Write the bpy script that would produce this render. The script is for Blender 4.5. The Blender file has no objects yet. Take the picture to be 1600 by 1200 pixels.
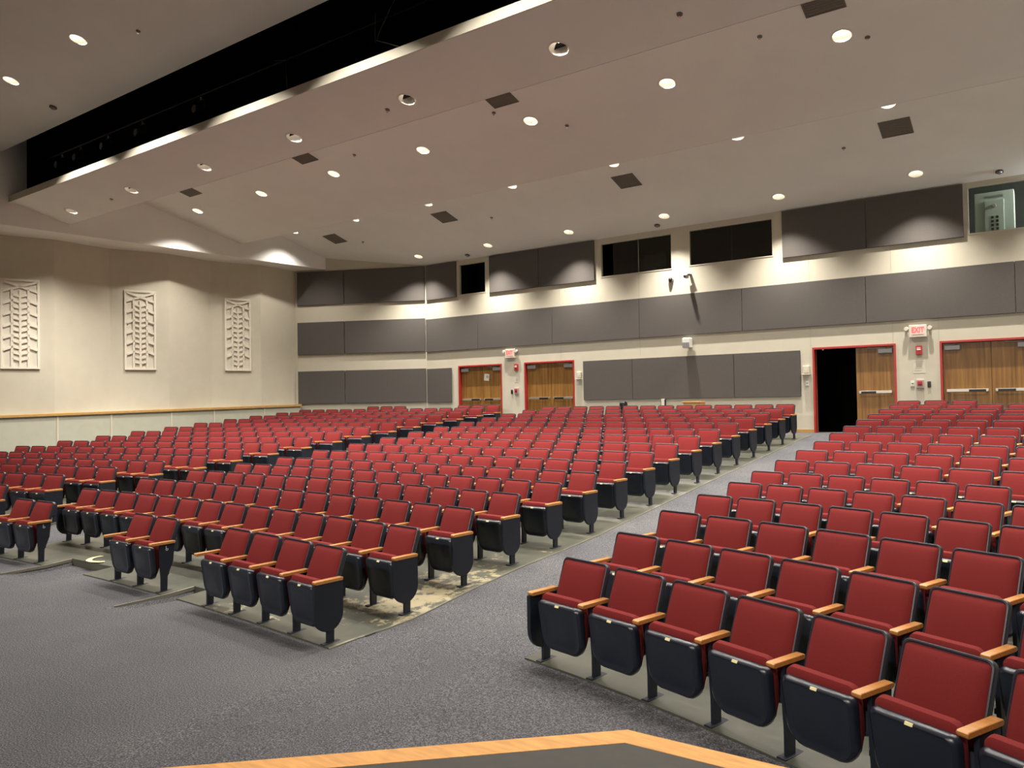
import bpy, bmesh, math, random
from mathutils import Vector, Matrix
import numpy as np
random.seed(7)
C = bpy.context.scene
COL = C.collection

# ------------------------------------------------------------------ camera, world, exposure
FOC, PITCH, ROLL, YAW, EYE = 1196.5, .0205, -.0178, .6132, 2.3004
fwd = Vector((-math.sin(YAW)*math.cos(PITCH), math.cos(YAW)*math.cos(PITCH), math.sin(PITCH)))
r0 = Vector((math.cos(YAW), math.sin(YAW), 0)); u0 = r0.cross(fwd)
rgt = r0*math.cos(ROLL)+u0*math.sin(ROLL); upv = u0*math.cos(ROLL)-r0*math.sin(ROLL)
cam = bpy.data.objects.new('camera', bpy.data.cameras.new('camera'))
COL.objects.link(cam)
cam.data.sensor_width = 36; cam.data.lens = FOC/1600*36
cam.data.clip_start = .05; cam.data.clip_end = 100
cam.matrix_world = Matrix(((rgt.x, upv.x, -fwd.x, 0), (rgt.y, upv.y, -fwd.y, 0), (rgt.z, upv.z, -fwd.z, EYE), (0, 0, 0, 1)))
C.camera = cam
w = bpy.data.worlds.new('world'); C.world = w; w.use_nodes = True
w.node_tree.nodes['Background'].inputs[0].default_value = (0, 0, 0, 1)
w.node_tree.nodes['Background'].inputs[1].default_value = 0
C.view_settings.view_transform = 'Standard'; C.view_settings.look = 'None'
C.view_settings.gamma = 1; C.view_settings.use_curve_mapping = False
C.view_settings.exposure = 0.0
C.cycles.max_bounces = 8; C.cycles.diffuse_bounces = 6; C.cycles.glossy_bounces = 3
C.cycles.sample_clamp_indirect = 4
LAMP_W = 1430.0
LAMP_COL = (1.0, .93, .83)
ROW_POWER = {'A0': .95, 'A1': 1.15, 'A2': 1.0, 'A3': .40, 'A4': 1.5}
FILL_W = 105.0      # fill floods added over the stage, unseen behind the camera

# ------------------------------------------------------------------ materials
def lin(r, g, b):
    f = lambda c: c/12.92 if c <= .04045 else ((c+.055)/1.055)**2.4
    return (f(r/255), f(g/255), f(b/255), 1)

def mat(name, col, rough=.6, metal=0, spec=.5, emit=None, estr=1.0, noise=None, bump=None, coat=0, sheen=0):
    m = bpy.data.materials.new(name); m.use_nodes = True
    nt = m.node_tree; b = nt.nodes['Principled BSDF']
    b.inputs['Base Color'].default_value = tuple(col[:3])+(1,)
    b.inputs['Roughness'].default_value = rough; b.inputs['Metallic'].default_value = metal
    b.inputs['Specular IOR Level'].default_value = spec
    if coat: b.inputs['Coat Weight'].default_value = coat
    if sheen:
        b.inputs['Sheen Weight'].default_value = sheen
        b.inputs['Sheen Tint'].default_value = tuple(col[:3])+(1,)
    if emit:
        b.inputs['Emission Color'].default_value = tuple(emit[:3])+(1,); b.inputs['Emission Strength'].default_value = estr
    tc = nt.nodes.new('ShaderNodeTexCoord')
    if noise:      # (scale, amount, stretch)
        sc, amt, st = noise
        mp = nt.nodes.new('ShaderNodeMapping'); mp.inputs['Scale'].default_value = st
        n = nt.nodes.new('ShaderNodeTexNoise'); n.inputs['Scale'].default_value = sc; n.inputs['Detail'].default_value = 4
        nt.links.new(tc.outputs['Object'], mp.inputs[0]); nt.links.new(mp.outputs[0], n.inputs['Vector'])
        cr = nt.nodes.new('ShaderNodeValToRGB')
        cr.color_ramp.elements[0].position = .3; cr.color_ramp.elements[1].position = .7
        cr.color_ramp.elements[0].color = tuple(c*(1-amt) for c in col[:3])+(1,)
        cr.color_ramp.elements[1].color = tuple(min(1, c*(1+amt)) for c in col[:3])+(1,)
        nt.links.new(n.outputs['Fac'], cr.inputs[0]); nt.links.new(cr.outputs[0], b.inputs['Base Color'])
    if bump:
        sc, st = bump
        n2 = nt.nodes.new('ShaderNodeTexNoise'); n2.inputs['Scale'].default_value = sc
        bp = nt.nodes.new('ShaderNodeBump'); bp.inputs['Strength'].default_value = st; bp.inputs['Distance'].default_value = .004
        nt.links.new(tc.outputs['Object'], n2.inputs['Vector']); nt.links.new(n2.outputs['Fac'], bp.inputs['Height'])
        nt.links.new(bp.outputs[0], b.inputs['Normal'])
    return m

U = (1, 1, 1)
M = {}
M['fabric'] = mat('red_fabric', (.146, .0158, .0155), .9, spec=.15, noise=(220, .13, U), bump=(500, .15))
M['navy'] = mat('navy_plastic', (.010, .013, .022), .33, spec=.5, bump=(350, .06))
M['navy_shell'] = mat('navy_shell', (.020, .020, .029), .38, spec=.5, bump=(350, .06))
M['navy_steel'] = mat('navy_enamel', (.009, .012, .020), .45, spec=.4)
M['oak'] = mat('oak', (.40, .170, .038), .42, noise=(9, .22, (1, 9, 9)), coat=.2)
M['oak_stage'] = mat('oak_edge', (.60, .29, .078), .5, noise=(6, .18, (1.2, 6, 6)))
M['plate'] = mat('number_plate', (.70, .62, .34), .4)
M['wall'] = mat('cream_paint', (.60, .56, .455), .75, spec=.25, noise=(3, .025, U))
M['wains'] = mat('wainscot_panel', (.47, .47, .385), .6, noise=(5, .03, U))
M['ceil'] = mat('ceiling_paint', (.85, .85, .825), .85, spec=.2, noise=(1.2, .02, U))
M['acoustic'] = mat('acoustic_cloth', (.115, .105, .098), .95, spec=.1, noise=(60, .06, U), bump=(300, .2))
M['redpaint'] = mat('red_enamel', (.40, .030, .026), .4, noise=(5, .05, U))
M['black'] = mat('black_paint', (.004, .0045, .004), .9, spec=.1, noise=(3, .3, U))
M['blackgloss'] = mat('black_plastic', (.008, .008, .008), .35)
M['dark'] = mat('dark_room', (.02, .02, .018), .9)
M['steel'] = mat('brushed_steel', (.60, .57, .50), .35, metal=.9)
M['greymetal'] = mat('grey_metal', (.30, .30, .31), .45, metal=.4)
M['white'] = mat('white_plastic', (.78, .77, .72), .45)
M['offwhite'] = mat('white_enamel', (.70, .66, .56), .5)
M['lattice'] = mat('lattice_paint', (.80, .75, .64), .6)
M['paper'] = mat('paper', (.64, .60, .50), .8)
M['papergrey'] = mat('pencil_print', (.46, .43, .37), .8)
M['vent'] = mat('vent_grey', (.15, .137, .115), .75)
M['redplastic'] = mat('red_plastic', (.45, .015, .018), .35)
M['pinkclear'] = mat('clear_cover', (.40, .33, .31), .25)
M['lamp'] = mat('lamp_glow', (1, .9, .7), .4, emit=(1, .93, .80), estr=22)
M['reflector'] = mat('reflector', (.84, .80, .72), .35, spec=.6)
M['chrome'] = mat('chrome', (.75, .73, .7), .15, metal=1)
M['signred'] = mat('exit_red', (.8, .05, .05), .4, emit=(1, .10, .09), estr=1.1)
M['signpink'] = mat('exit_face', (.8, .4, .36), .4, emit=(1, .48, .40), estr=.62)
M['trimwood'] = mat('trim_wood', (.50, .30, .105), .4, noise=(6, .15, (6, 1, 6)))
M['mint'] = mat('appliance_enamel', (.52, .55, .50), .4, emit=(.55, .62, .56), estr=.0)
M['brown'] = mat('brown_cover', (.10, .07, .05), .6)
M['metaledge'] = mat('edge_strip', (.20, .19, .15), .45, metal=.3)
M['yellow'] = mat('floor_paint', (.62, .55, .30), .7)
M['stage'] = mat('stage_paint', (.035, .033, .028), .65, noise=(14, .12, U))
M['isa_white'] = mat('symbol_white', (.60, .64, .75), .5)
M['stagewall'] = mat('stage_wall', (.30, .28, .24), .8)
M['fascia'] = mat('stage_front', (.05, .05, .05), .6)

def wood_mat(name, a, b_, scale):
    m = bpy.data.materials.new(name); m.use_nodes = True; nt = m.node_tree; b = nt.nodes['Principled BSDF']
    b.inputs['Roughness'].default_value = .42
    tc = nt.nodes.new('ShaderNodeTexCoord'); mp = nt.nodes.new('ShaderNodeMapping')
    mp.inputs['Scale'].default_value = (scale, scale, scale*.045)
    n = nt.nodes.new('ShaderNodeTexNoise'); n.inputs['Scale'].default_value = 1.0; n.inputs['Detail'].default_value = 5
    cr = nt.nodes.new('ShaderNodeValToRGB'); cr.color_ramp.elements[0].position = .32; cr.color_ramp.elements[1].position = .68
    cr.color_ramp.elements[0].color = a+(1,); cr.color_ramp.elements[1].color = b_+(1,)
    nt.links.new(tc.outputs['Object'], mp.inputs[0]); nt.links.new(mp.outputs[0], n.inputs['Vector'])
    nt.links.new(n.outputs['Fac'], cr.inputs[0]); nt.links.new(cr.outputs[0], b.inputs['Base Color'])
    return m
M['doorwood'] = wood_mat('door_veneer', (.165, .070, .014), (.33, .165, .036), 16)

def carpet_mat():
    m = bpy.data.materials.new('carpet'); m.use_nodes = True; nt = m.node_tree; b = nt.nodes['Principled BSDF']
    b.inputs['Roughness'].default_value = .95; b.inputs['Specular IOR Level'].default_value = .1
    tc = nt.nodes.new('ShaderNodeTexCoord')
    n = nt.nodes.new('ShaderNodeTexNoise'); n.inputs['Scale'].default_value = 85; n.inputs['Detail'].default_value = 3; n.inputs['Roughness'].default_value = .7
    n2 = nt.nodes.new('ShaderNodeTexNoise'); n2.inputs['Scale'].default_value = .8; n2.inputs['Detail'].default_value = 3
    cr = nt.nodes.new('ShaderNodeValToRGB')
    e = cr.color_ramp.elements
    e[0].position = .30; e[0].color = (.025, .0255, .030, 1); e[1].position = .72; e[1].color = (.225, .225, .235, 1)
    k = cr.color_ramp.elements.new(.5); k.color = (.077, .0785, .0855, 1)
    mx = nt.nodes.new('ShaderNodeMix'); mx.data_type = 'RGBA'; mx.blend_type = 'MULTIPLY'; mx.inputs[0].default_value = 1
    c2 = nt.nodes.new('ShaderNodeValToRGB'); c2.color_ramp.elements[0].position = .35; c2.color_ramp.elements[0].color = (.86, .86, .87, 1)
    c2.color_ramp.elements[1].position = .65; c2.color_ramp.elements[1].color = (1.05, 1.02, 1.0, 1)
    nt.links.new(tc.outputs['Object'], n.inputs['Vector']); nt.links.new(tc.outputs['Object'], n2.inputs['Vector'])
    nt.links.new(n.outputs['Fac'], cr.inputs[0]); nt.links.new(n2.outputs['Fac'], c2.inputs[0])
    nt.links.new(cr.outputs[0], mx.inputs[6]); nt.links.new(c2.outputs[0], mx.inputs[7]); nt.links.new(mx.outputs[2], b.inputs['Base Color'])
    bp = nt.nodes.new('ShaderNodeBump'); bp.inputs['Strength'].default_value = .5; bp.inputs['Distance'].default_value = .006
    nt.links.new(n.outputs['Fac'], bp.inputs['Height']); nt.links.new(bp.outputs[0], b.inputs['Normal'])
    return m
M['carpet'] = carpet_mat()

def concrete_mat():
    m = bpy.data.materials.new('painted_concrete'); m.use_nodes = True; nt = m.node_tree; b = nt.nodes['Principled BSDF']
    b.inputs['Roughness'].default_value = .38
    N = nt.nodes.new; L = nt.links.new
    tc = N('ShaderNodeTexCoord')
    n = N('ShaderNodeTexNoise'); n.inputs['Scale'].default_value = 2.2; n.inputs['Detail'].default_value = 6
    cr = N('ShaderNodeValToRGB'); cr.color_ramp.elements[0].position = .3; cr.color_ramp.elements[0].color = (.048, .050, .037, 1)
    cr.color_ramp.elements[1].position = .7; cr.color_ramp.elements[1].color = (.088, .089, .066, 1)
    L(tc.outputs['Object'], n.inputs['Vector']); L(n.outputs['Fac'], cr.inputs[0])
    # flaked paint near the aisle end of the first rows
    f = N('ShaderNodeTexNoise'); f.inputs['Scale'].default_value = 7; f.inputs['Detail'].default_value = 8; f.inputs['Roughness'].default_value = .75
    L(tc.outputs['Object'], f.inputs['Vector'])
    big = N('ShaderNodeTexNoise'); big.inputs['Scale'].default_value = 1.1; L(tc.outputs['Object'], big.inputs['Vector'])
    d = N('ShaderNodeVectorMath'); d.operation = 'DISTANCE'; d.inputs[1].default_value = (-6.0, 6.3, .1); L(tc.outputs['Object'], d.inputs[0])
    mr = N('ShaderNodeMapRange'); mr.inputs['From Min'].default_value = .4; mr.inputs['From Max'].default_value = 3.6
    mr.inputs['To Min'].default_value = .10; mr.inputs['To Max'].default_value = -.16; L(d.outputs['Value'], mr.inputs['Value'])
    a1 = N('ShaderNodeMath'); a1.operation = 'ADD'; L(f.outputs['Fac'], a1.inputs[0]); L(mr.outputs[0], a1.inputs[1])
    a2 = N('ShaderNodeMath'); a2.operation = 'MULTIPLY_ADD'; L(big.outputs['Fac'], a2.inputs[0]); a2.inputs[1].default_value = .5; L(a1.outputs[0], a2.inputs[2])
    th = N('ShaderNodeMapRange'); th.inputs['From Min'].default_value = .86; th.inputs['From Max'].default_value = .90; L(a2.outputs[0], th.inputs['Value'])
    mx = N('ShaderNodeMix'); mx.data_type = 'RGBA'; L(th.outputs[0], mx.inputs[0]); L(cr.outputs[0], mx.inputs[6]); mx.inputs[7].default_value = (.30, .26, .16, 1)
    L(mx.outputs[2], b.inputs['Base Color'])
    return m
M['concrete'] = concrete_mat()

def glass_mat():
    m = bpy.data.materials.new('booth_glass'); m.use_nodes = True; nt = m.node_tree
    nt.nodes.remove(nt.nodes['Principled BSDF']); out = nt.nodes['Material Output']
    g = nt.nodes.new('ShaderNodeBsdfGlossy'); g.inputs['Roughness'].default_value = .02; g.inputs['Color'].default_value = (.9, .9, .9, 1)
    t = nt.nodes.new('ShaderNodeBsdfTransparent'); t.inputs['Color'].default_value = (.80, .84, .80, 1)
    fr = nt.nodes.new('ShaderNodeFresnel'); fr.inputs['IOR'].default_value = 1.35
    mx = nt.nodes.new('ShaderNodeMixShader')
    nt.links.new(fr.outputs[0], mx.inputs[0]); nt.links.new(t.outputs[0], mx.inputs[1]); nt.links.new(g.outputs[0], mx.inputs[2]); nt.links.new(mx.outputs[0], out.inputs[0])
    return m
M['glass'] = glass_mat()

# ------------------------------------------------------------------ helpers
def obj(name, bm, m, parent=None, smooth=False, loc=None):
    me = bpy.data.meshes.new(name)
    bmesh.ops.recalc_face_normals(bm, faces=bm.faces)
    bm.to_mesh(me); bm.free()
    for k in (m if isinstance(m, (list, tuple)) else [m]): me.materials.append(k)
    if smooth:
        me.polygons.foreach_set('use_smooth', [True]*len(me.polygons))
        try: me.set_sharp_from_angle(angle=math.radians(38))
        except Exception: pass
    o = bpy.data.objects.new(name, me); COL.objects.link(o)
    if parent: o.parent = parent
    if loc: o.location = loc
    return o
def thing(name, label, cat, loc=(0, 0, 0), rz=0, group=None):
    o = bpy.data.objects.new(name, None); COL.objects.link(o)
    o.empty_display_size = .1
    o.location = loc; o.rotation_euler = (0, 0, rz); o['label'] = label; o['category'] = cat
    if group: o['group'] = group
    return o
def tag(o, label, cat, group=None):
    o['label'] = label; o['category'] = cat
    if group: o['group'] = group
    return o
def struct(name, bm, m, parent=None, smooth=False):
    o = obj(name, bm, m, parent, smooth)
    if parent is None: o['kind'] = 'structure'
    return o
def box(bm, x0, x1, y0, y1, z0, z1, bev=0, mi=0):
    vs = [bm.verts.new(p) for p in ((x0,y0,z0),(x1,y0,z0),(x1,y1,z0),(x0,y1,z0),(x0,y0,z1),(x1,y0,z1),(x1,y1,z1),(x0,y1,z1))]
    fs = [bm.faces.new([vs[i] for i in q]) for q in ((0,3,2,1),(4,5,6,7),(0,1,5,4),(1,2,6,5),(2,3,7,6),(3,0,4,7))]
    for f in fs: f.material_index = mi
    if bev:
        es = list({e for f in fs for e in f.edges})
        bmesh.ops.bevel(bm, geom=es, offset=bev, segments=2, affect='EDGES', profile=.5)
    return fs
def B(*a, **k):
    bm = bmesh.new(); box(bm, *a, **k); return bm
def quad(bm, *p, mi=0):
    f = bm.faces.new([bm.verts.new(q) for q in p]); f.material_index = mi; return f
def loft(bm, rings, cap=(True, True), closed=True):
    R = [[bm.verts.new(p) for p in r] for r in rings]
    n = len(R[0])
    for a, b in zip(R, R[1:]):
        for i in range(n if closed else n-1):
            j = (i+1) % n; bm.faces.new((a[i], a[j], b[j], b[i]))
    if cap[0]: bm.faces.new(R[0][::-1])
    if cap[1]: bm.faces.new(R[-1])
    return R
def rrect(x0, x1, y0, y1, radii, seg=4):
    """rounded rectangle, radii for (bottom-left, bottom-right, top-right, top-left)"""
    pts = []
    for (cx, cy, a0), r in zip(((x0, y0, 180), (x1, y0, 270), (x1, y1, 0), (x0, y1, 90)), radii):
        sx = 1 if cx == x0 else -1; sy = 1 if cy == y0 else -1
        for k in range(seg+1):
            a = math.radians(a0+90*k/seg)
            pts.append((cx+sx*r+r*math.cos(a), cy+sy*r+r*math.sin(a)))
    return pts
def tube(bm, pts, r, n=8):
    rings = []
    for i, p in enumerate(pts):
        p = Vector(p); a = Vector(pts[max(0, i-1)]); b = Vector(pts[min(len(pts)-1, i+1)])
        t = (b-a).normalized(); s = t.cross(Vector((0, 0, 1)) if abs(t.z) < .9 else Vector((1, 0, 0))).normalized(); q = s.cross(t)
        rings.append([p+(s*math.cos(2*math.pi*k/n)+q*math.sin(2*math.pi*k/n))*r for k in range(n)])
    loft(bm, rings)
def cyl(bm, c, r, h, n=16, axis='z', r2=None):
    r2 = r if r2 is None else r2
    def P(a, rr, t):
        x, y = rr*math.cos(a), rr*math.sin(a)
        return {'z': (c[0]+x, c[1]+y, c[2]+t), 'y': (c[0]+x, c[1]+t, c[2]+y), 'x': (c[0]+t, c[1]+x, c[2]+y)}[axis]
    loft(bm, [[P(2*math.pi*k/n, r, 0) for k in range(n)], [P(2*math.pi*k/n, r2, h) for k in range(n)]])

# ------------------------------------------------------------------ seating geometry (arcs of rows)
ARC = {'c': (-10.9685, -37.5958, 42.8689, .9701), 'r': (-6.5857, -8.1942, 14.059, 1.0083), 'l': (-10.9732, -31.4558, 36.5177, .9799)}
ZR = [0, 0, .0641, .1491, .2137, .2629, .3178, .4007, .4893, .5786, .6724, .7601, .8533, .9414, 1.0269, 1.1098, 1.1906, 1.2670, 1.267]
ROWS = {   # row: (angle of the row's first standard, seat spacing, number of seats)
 'c': {2:(-.057,.5636,14),3:(-.0546,.5586,14),4:(-.0537,.5591,14),5:(-.0512,.5568,14),6:(-.0493,.5552,14),7:(-.049,.5575,14),8:(-.0463,.5538,14),9:(-.0447,.5533,14),10:(-.0436,.5548,14),11:(-.0427,.5572,14),12:(-.0406,.5555,14),13:(-.0398,.5583,14),14:(-.0393,.5619,14),15:(-.0372,.5587,14),16:(-.0355,.5551,14)},
 'r': {1:(.2115,.5836,8),2:(.1963,.586,7),3:(.1841,.5911,7),4:(.1752,.535,7),5:(.1668,.5382,7),6:(.1571,.5443,6),7:(.151,.5988,6),8:(.1459,.5971,6),9:(.1407,.6003,6),10:(.1359,.6059,6),11:(.1316,.6046,6),12:(.1281,.6071,5),13:(.1246,.6067,5),14:(.1218,.6035,5),15:(.1197,.5984,5),16:(.1165,.5993,3)},
 'l': {2:(-.1313,.6,1),3:(-.179,.6347,4),4:(-.2239,.643,7),5:(-.251,.585,10),6:(-.2835,.5747,13),7:(-.2941,.5799,14),8:(-.2852,.6196,13),9:(-.2771,.6151,13),10:(-.27,.6133,13),11:(-.2625,.6095,13),12:(-.2565,.6105,13),13:(-.249,.604,13),14:(-.2439,.6046,13),15:(-.2369,.5965,13),16:(-.2318,.5971,13),17:(-.113,.5865,3)}}
RLIFT = {'c': 0, 'l': 0, 'r': .04}
def radius(b, i): return ARC[b][2]+(i-1)*ARC[b][3]
def rowz(b, t):
    t = max(1.0, min(17.6, t)); k = int(t); f = t-k
    return ZR[k]*(1-f)+ZR[min(18, k+1)]*f+RLIFT[b]
def idx(b, x, y):
    cx, cy, R, dp = ARC[b]; return (math.hypot(x-cx, y-cy)-R)/dp+1
def ptarc(b, i, th, dr=0):
    r = radius(b, i)+dr; return ARC[b][0]+r*math.sin(th), ARC[b][1]+r*math.cos(th)
def sm(a, b, x):
    t = max(0, min(1, (x-a)/(b-a))); return t*t*(3-2*t)
# aisle centre lines (x as a function of y)
def aisle(pa, pb):
    pts = [((p[0]+q[0])/2, (p[1]+q[1])/2) for p, q in zip(pa, pb)]; pts.sort(key=lambda p: p[1])
    return [p[1] for p in pts], [p[0] for p in pts]
def endth(b, i):
    a, s, n = ROWS[b][i]; return a+n*s/radius(b, i)
AR = aisle([ptarc('c', i, endth('c', i)) for i in range(2, 17)], [ptarc('r', i, ROWS['r'][i][0]) for i in range(2, 17)])
AL = aisle([ptarc('l', i, endth('l', i)) for i in range(2, 17)], [ptarc('c', i, ROWS['c'][i][0]) for i in range(2, 17)])
def zslab(x, y):
    xr = np.interp(y, *AR); xl = np.interp(y, *AL)
    zc, zl, zr_ = (rowz(b, idx(b, x, y)) for b in 'clr')
    wr = sm(-.8, .8, x-xr); wl = sm(-.8, .8, xl-x)
    return zc*(1-wr)*(1-wl)+zr_*wr+zl*wl
def dip(x, y):     # the carpet lies lower than the slab in the two wheelchair bays of the first row
    if not (-13.5 < x < -7.5 and 3.6 < y < 6.6): return 0
    t = idx('c', x, y); th = math.atan2(x-ARC['c'][0], y-ARC['c'][1])
    win = lambda a, b: sm(a, a+.0016, th)*sm(b, b-.0016, th)
    return .085*sm(.15, .75, t)*sm(1.6, 1.45, t)*max(win(.0488, .0562), win(-.0259, .0006))
def zfloor(x, y): return zslab(x, y)-dip(x, y)

# ------------------------------------------------------------------ floor
YB = 21.6
def facing(n): return n
bm = bmesh.new()
xs = np.concatenate([np.arange(-26, -13.1, .25), np.arange(-13, -8, .07), np.arange(-8, 6.51, .25)]); ys = np.concatenate([np.arange(-3, 4.3, .25), np.arange(4.4, 6.4, .08), np.arange(6.5, 22.01, .25)])
G = [[bm.verts.new((x, y, zfloor(x, y))) for y in ys] for x in xs]
for i in range(len(xs)-1):
    for j in range(len(ys)-1): bm.faces.new((G[i][j], G[i+1][j], G[i+1][j+1], G[i][j+1]))
struct('floor', bm, M['carpet'], smooth=True)

def pad(name, b, i0, i1, th0, th1, label):
    """concrete slab under a block of seats; i0,i1 fractional rows; th0/th1 functions of the row"""
    bm = bmesh.new(); ni = max(2, int((i1-i0)*4)); nt = 48; top = []; edge = []
    for a in range(ni+1):
        t = i0+(i1-i0)*a/ni; r = radius(b, t); row = []
        for k in range(nt+1):
            th = th0(t)+(th1(t)-th0(t))*k/nt
            x, y = ARC[b][0]+r*math.sin(th), ARC[b][1]+r*math.cos(th)
            row.append((x, y, zslab(x, y)+.014))
        top.append(row)
    V = [[bm.verts.new(p) for p in r] for r in top]
    for a in range(ni):
        for k in range(nt): bm.faces.new((V[a][k], V[a][k+1], V[a+1][k+1], V[a+1][k]))
    loop = [V[0][k] for k in range(nt+1)]+[V[a][nt] for a in range(1, ni+1)]+[V[ni][k] for k in range(nt-1, -1, -1)]+[V[a][0] for a in range(ni-1, 0, -1)]
    low = [bm.verts.new((v.co.x, v.co.y, v.co.z-.13)) for v in loop]
    for k in range(len(loop)):
        j = (k+1) % len(loop); bm.faces.new((loop[k], low[k], low[j], loop[j]))
    o = struct(name, bm, M['concrete'], smooth=True)
    return o
def interp_rows(b, side, ext):
    ks = sorted(k for k in ROWS[b] if not (b == 'l' and k == 17) and not (b == 'r' and k == 16))
    def f(t):
        tt = max(ks[0], min(ks[-1], t))
        v = [ROWS[b][k][0] if side == 0 else endth(b, k) for k in ks]
        return float(np.interp(tt, ks, v))+ext/radius(b, t)
    return f
C1TH0 = lambda a: (lambda t: a)
cR = interp_rows('c', 1, .17)
pad('trim_1', 'c', 1.36, 16.75, interp_rows('c', 0, -.17), cR, '')
pad('trim_2', 'c', .945, 1.38, C1TH0(.0565), lambda t: .1262, '')
pad('trim_3', 'c', .945, 1.38, C1TH0(.0010), C1TH0(.0485), '')
pad('trim_4', 'c', .945, 1.38, C1TH0(-.0640), C1TH0(-.0262), '')
rl0 = interp_rows('r', 0, -.14)
pad('trim_5', 'r', .945, 16.6, lambda t: (.2115-.012 if t < 1.2 else rl0(t)) if t < 2 else rl0(t), lambda t: rl0(t)+(5.0-.06*t)/radius('r', t), '')
pad('trim_6', 'l', 1.0, 16.8, lambda t: -.30, interp_rows('l', 1, .17), '')
# thin edge strips along the aisle side of the middle slab and of the side slabs
def strip(name, b, f, i0, i1, dr0=0):
    bm = bmesh.new(); n = int((i1-i0)*3); L = []
    for a in range(n+1):
        t = i0+(i1-i0)*a/n; r = radius(b, t); th = f(t); x, y = ARC[b][0]+r*math.sin(th), ARC[b][1]+r*math.cos(th)
        z = zslab(x, y); L.append((Vector((x, y, z)), Vector((math.cos(th), -math.sin(th), 0)), t))
    rings = []
    for p, s, t_ in L:
        k = .75 if t_ > .94 else .38; rings.append([p-s*.020*k+Vector((0, 0, -.03)), p-s*.020*k+Vector((0, 0, .019*k)), p+s*.016*k+Vector((0, 0, .016*k)), p+s*.020*k+Vector((0, 0, -.03))])
    loft(bm, rings); struct(name, bm, M['metaledge'])
strip('trim_7', 'c', lambda t: cR(t) if t >= 1.4 else .1262, .945, 16.75)
strip('trim_8', 'c', C1TH0(.0492), .35, 1.36)
strip('trim_9', 'c', C1TH0(-.0255), .20, 1.36)
# painted wheelchair symbol on the slab beside the first middle pair
bm = bmesh.new()
sx, sy = ptarc('c', 1.62, -.0125)
def ring(bm, c, r0, r1, a0, a1, z, n=20, sxx=1.0):
    for k in range(n):
        a, b = a0+(a1-a0)*k/n, a0+(a1-a0)*(k+1)/n
        quad(bm, *[(c[0]+r*math.cos(t)*sxx, c[1]+r*math.sin(t), z) for r, t in ((r0, a), (r1, a), (r1, b), (r0, b))])
zz = zslab(sx, sy)+.0165
ring(bm, (sx, sy), .22, .30, .3, 5.6, zz)
quad(bm, (sx+.02, sy+.22, zz), (sx+.10, sy+.22, zz), (sx+.10, sy+.62, zz), (sx+.02, sy+.62, zz))
quad(bm, (sx+.10, sy+.22, zz), (sx+.42, sy+.14, zz), (sx+.42, sy+.22, zz), (sx+.10, sy+.30, zz))
tag(obj('floor_symbol', bm, M['yellow']), 'yellow painted wheelchair symbol on the grey slab behind the middle pair of seats', 'floor marking')

# ------------------------------------------------------------------ shell: walls
ZT = 13.0
# left wall: sawtooth above the rail
saw = [(-26.38, -.6), (-26.26, 1.05), (-25.76, 2.6), (-25.86, 4.2), (-25.30, 5.9), (-25.36, 7.7), (-25.335, 9.36), (-24.734, 11.016), (-24.865, 12.768), (-24.249, 14.426), (-24.391, 16.106), (-23.777, 17.753), (-23.865, 19.40)]
saw[5] = (-25.25, 7.62)
CORN = (-23.75, 19.43); BEND = (-19.087, 21.6)
saw = [(-26.4, -3)]+saw
raily = lambda y: 2.105+.0164*(y-9.6)
linex = lambda y: -24.75+.142*(y-10.9)
bm = bmesh.new()
for (a, b) in zip(saw, saw[1:]+[CORN]):
    n = max(1, int(math.hypot(b[0]-a[0], b[1]-a[1])/.5))
    quad(bm, (a[0], a[1], raily(a[1])-.05), (b[0], b[1], raily(b[1])-.05), (b[0], b[1], ZT), (a[0], a[1], ZT))
struct('wall_left', bm, M['wall'])
bm = bmesh.new()
yy = list(np.arange(-3, 19.3, .5))+[19.36]
for a, b in zip(yy, yy[1:]):
    quad(bm, (linex(a), a, -.1), (linex(b), b, -.1), (linex(b), b, raily(b)-.03), (linex(a), a, raily(a)-.03))
    quad(bm, (linex(a), a, raily(a)-.03), (linex(b), b, raily(b)-.03), (linex(b)-.75, b, raily(b)-.03), (linex(a)-.75, a, raily(a)-.03))
struct('trim_10', bm, M['wains'])
# wooden cap rail on the wainscot and its cream battens
bm = bmesh.new(); rings = []
for y in (-3, 9.6, 19.36):
    x, z = linex(y), raily(y); rings.append([(x-.05, y, z-.03), (x+.055, y, z-.07), (x+.055, y, z), (x+.04, y, z+.012), (x-.05, y, z+.012)])
loft(bm, rings); struct('trim_11', bm, M['trimwood'])
for k, y in enumerate((7.9, 9.4, 11.09, 12.61, 14.49, 15.96, 17.85)):
    bm = bmesh.new(); x = linex(y); box(bm, x-.01, x+.018, y-.024, y+.024, -.05, raily(y)-.05)
    struct('trim_%d' % (12+k), bm, M['wall'])

def wall_holes(bm, u0, u1, z0, z1, holes, P):
    us = sorted({u0, u1}|{h[0] for h in holes}|{h[1] for h in holes}); zs = sorted({z0, z1}|{h[2] for h in holes}|{h[3] for h in holes})
    for a, b in zip(us, us[1:]):
        for c, d in zip(zs, zs[1:]):
            m_, q = (a+b)/2, (c+d)/2
            if any(h[0] < m_ < h[1] and h[2] < q < h[3] for h in holes): continue
            quad(bm, P(a, c), P(b, c), P(b, d), P(a, d))
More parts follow.
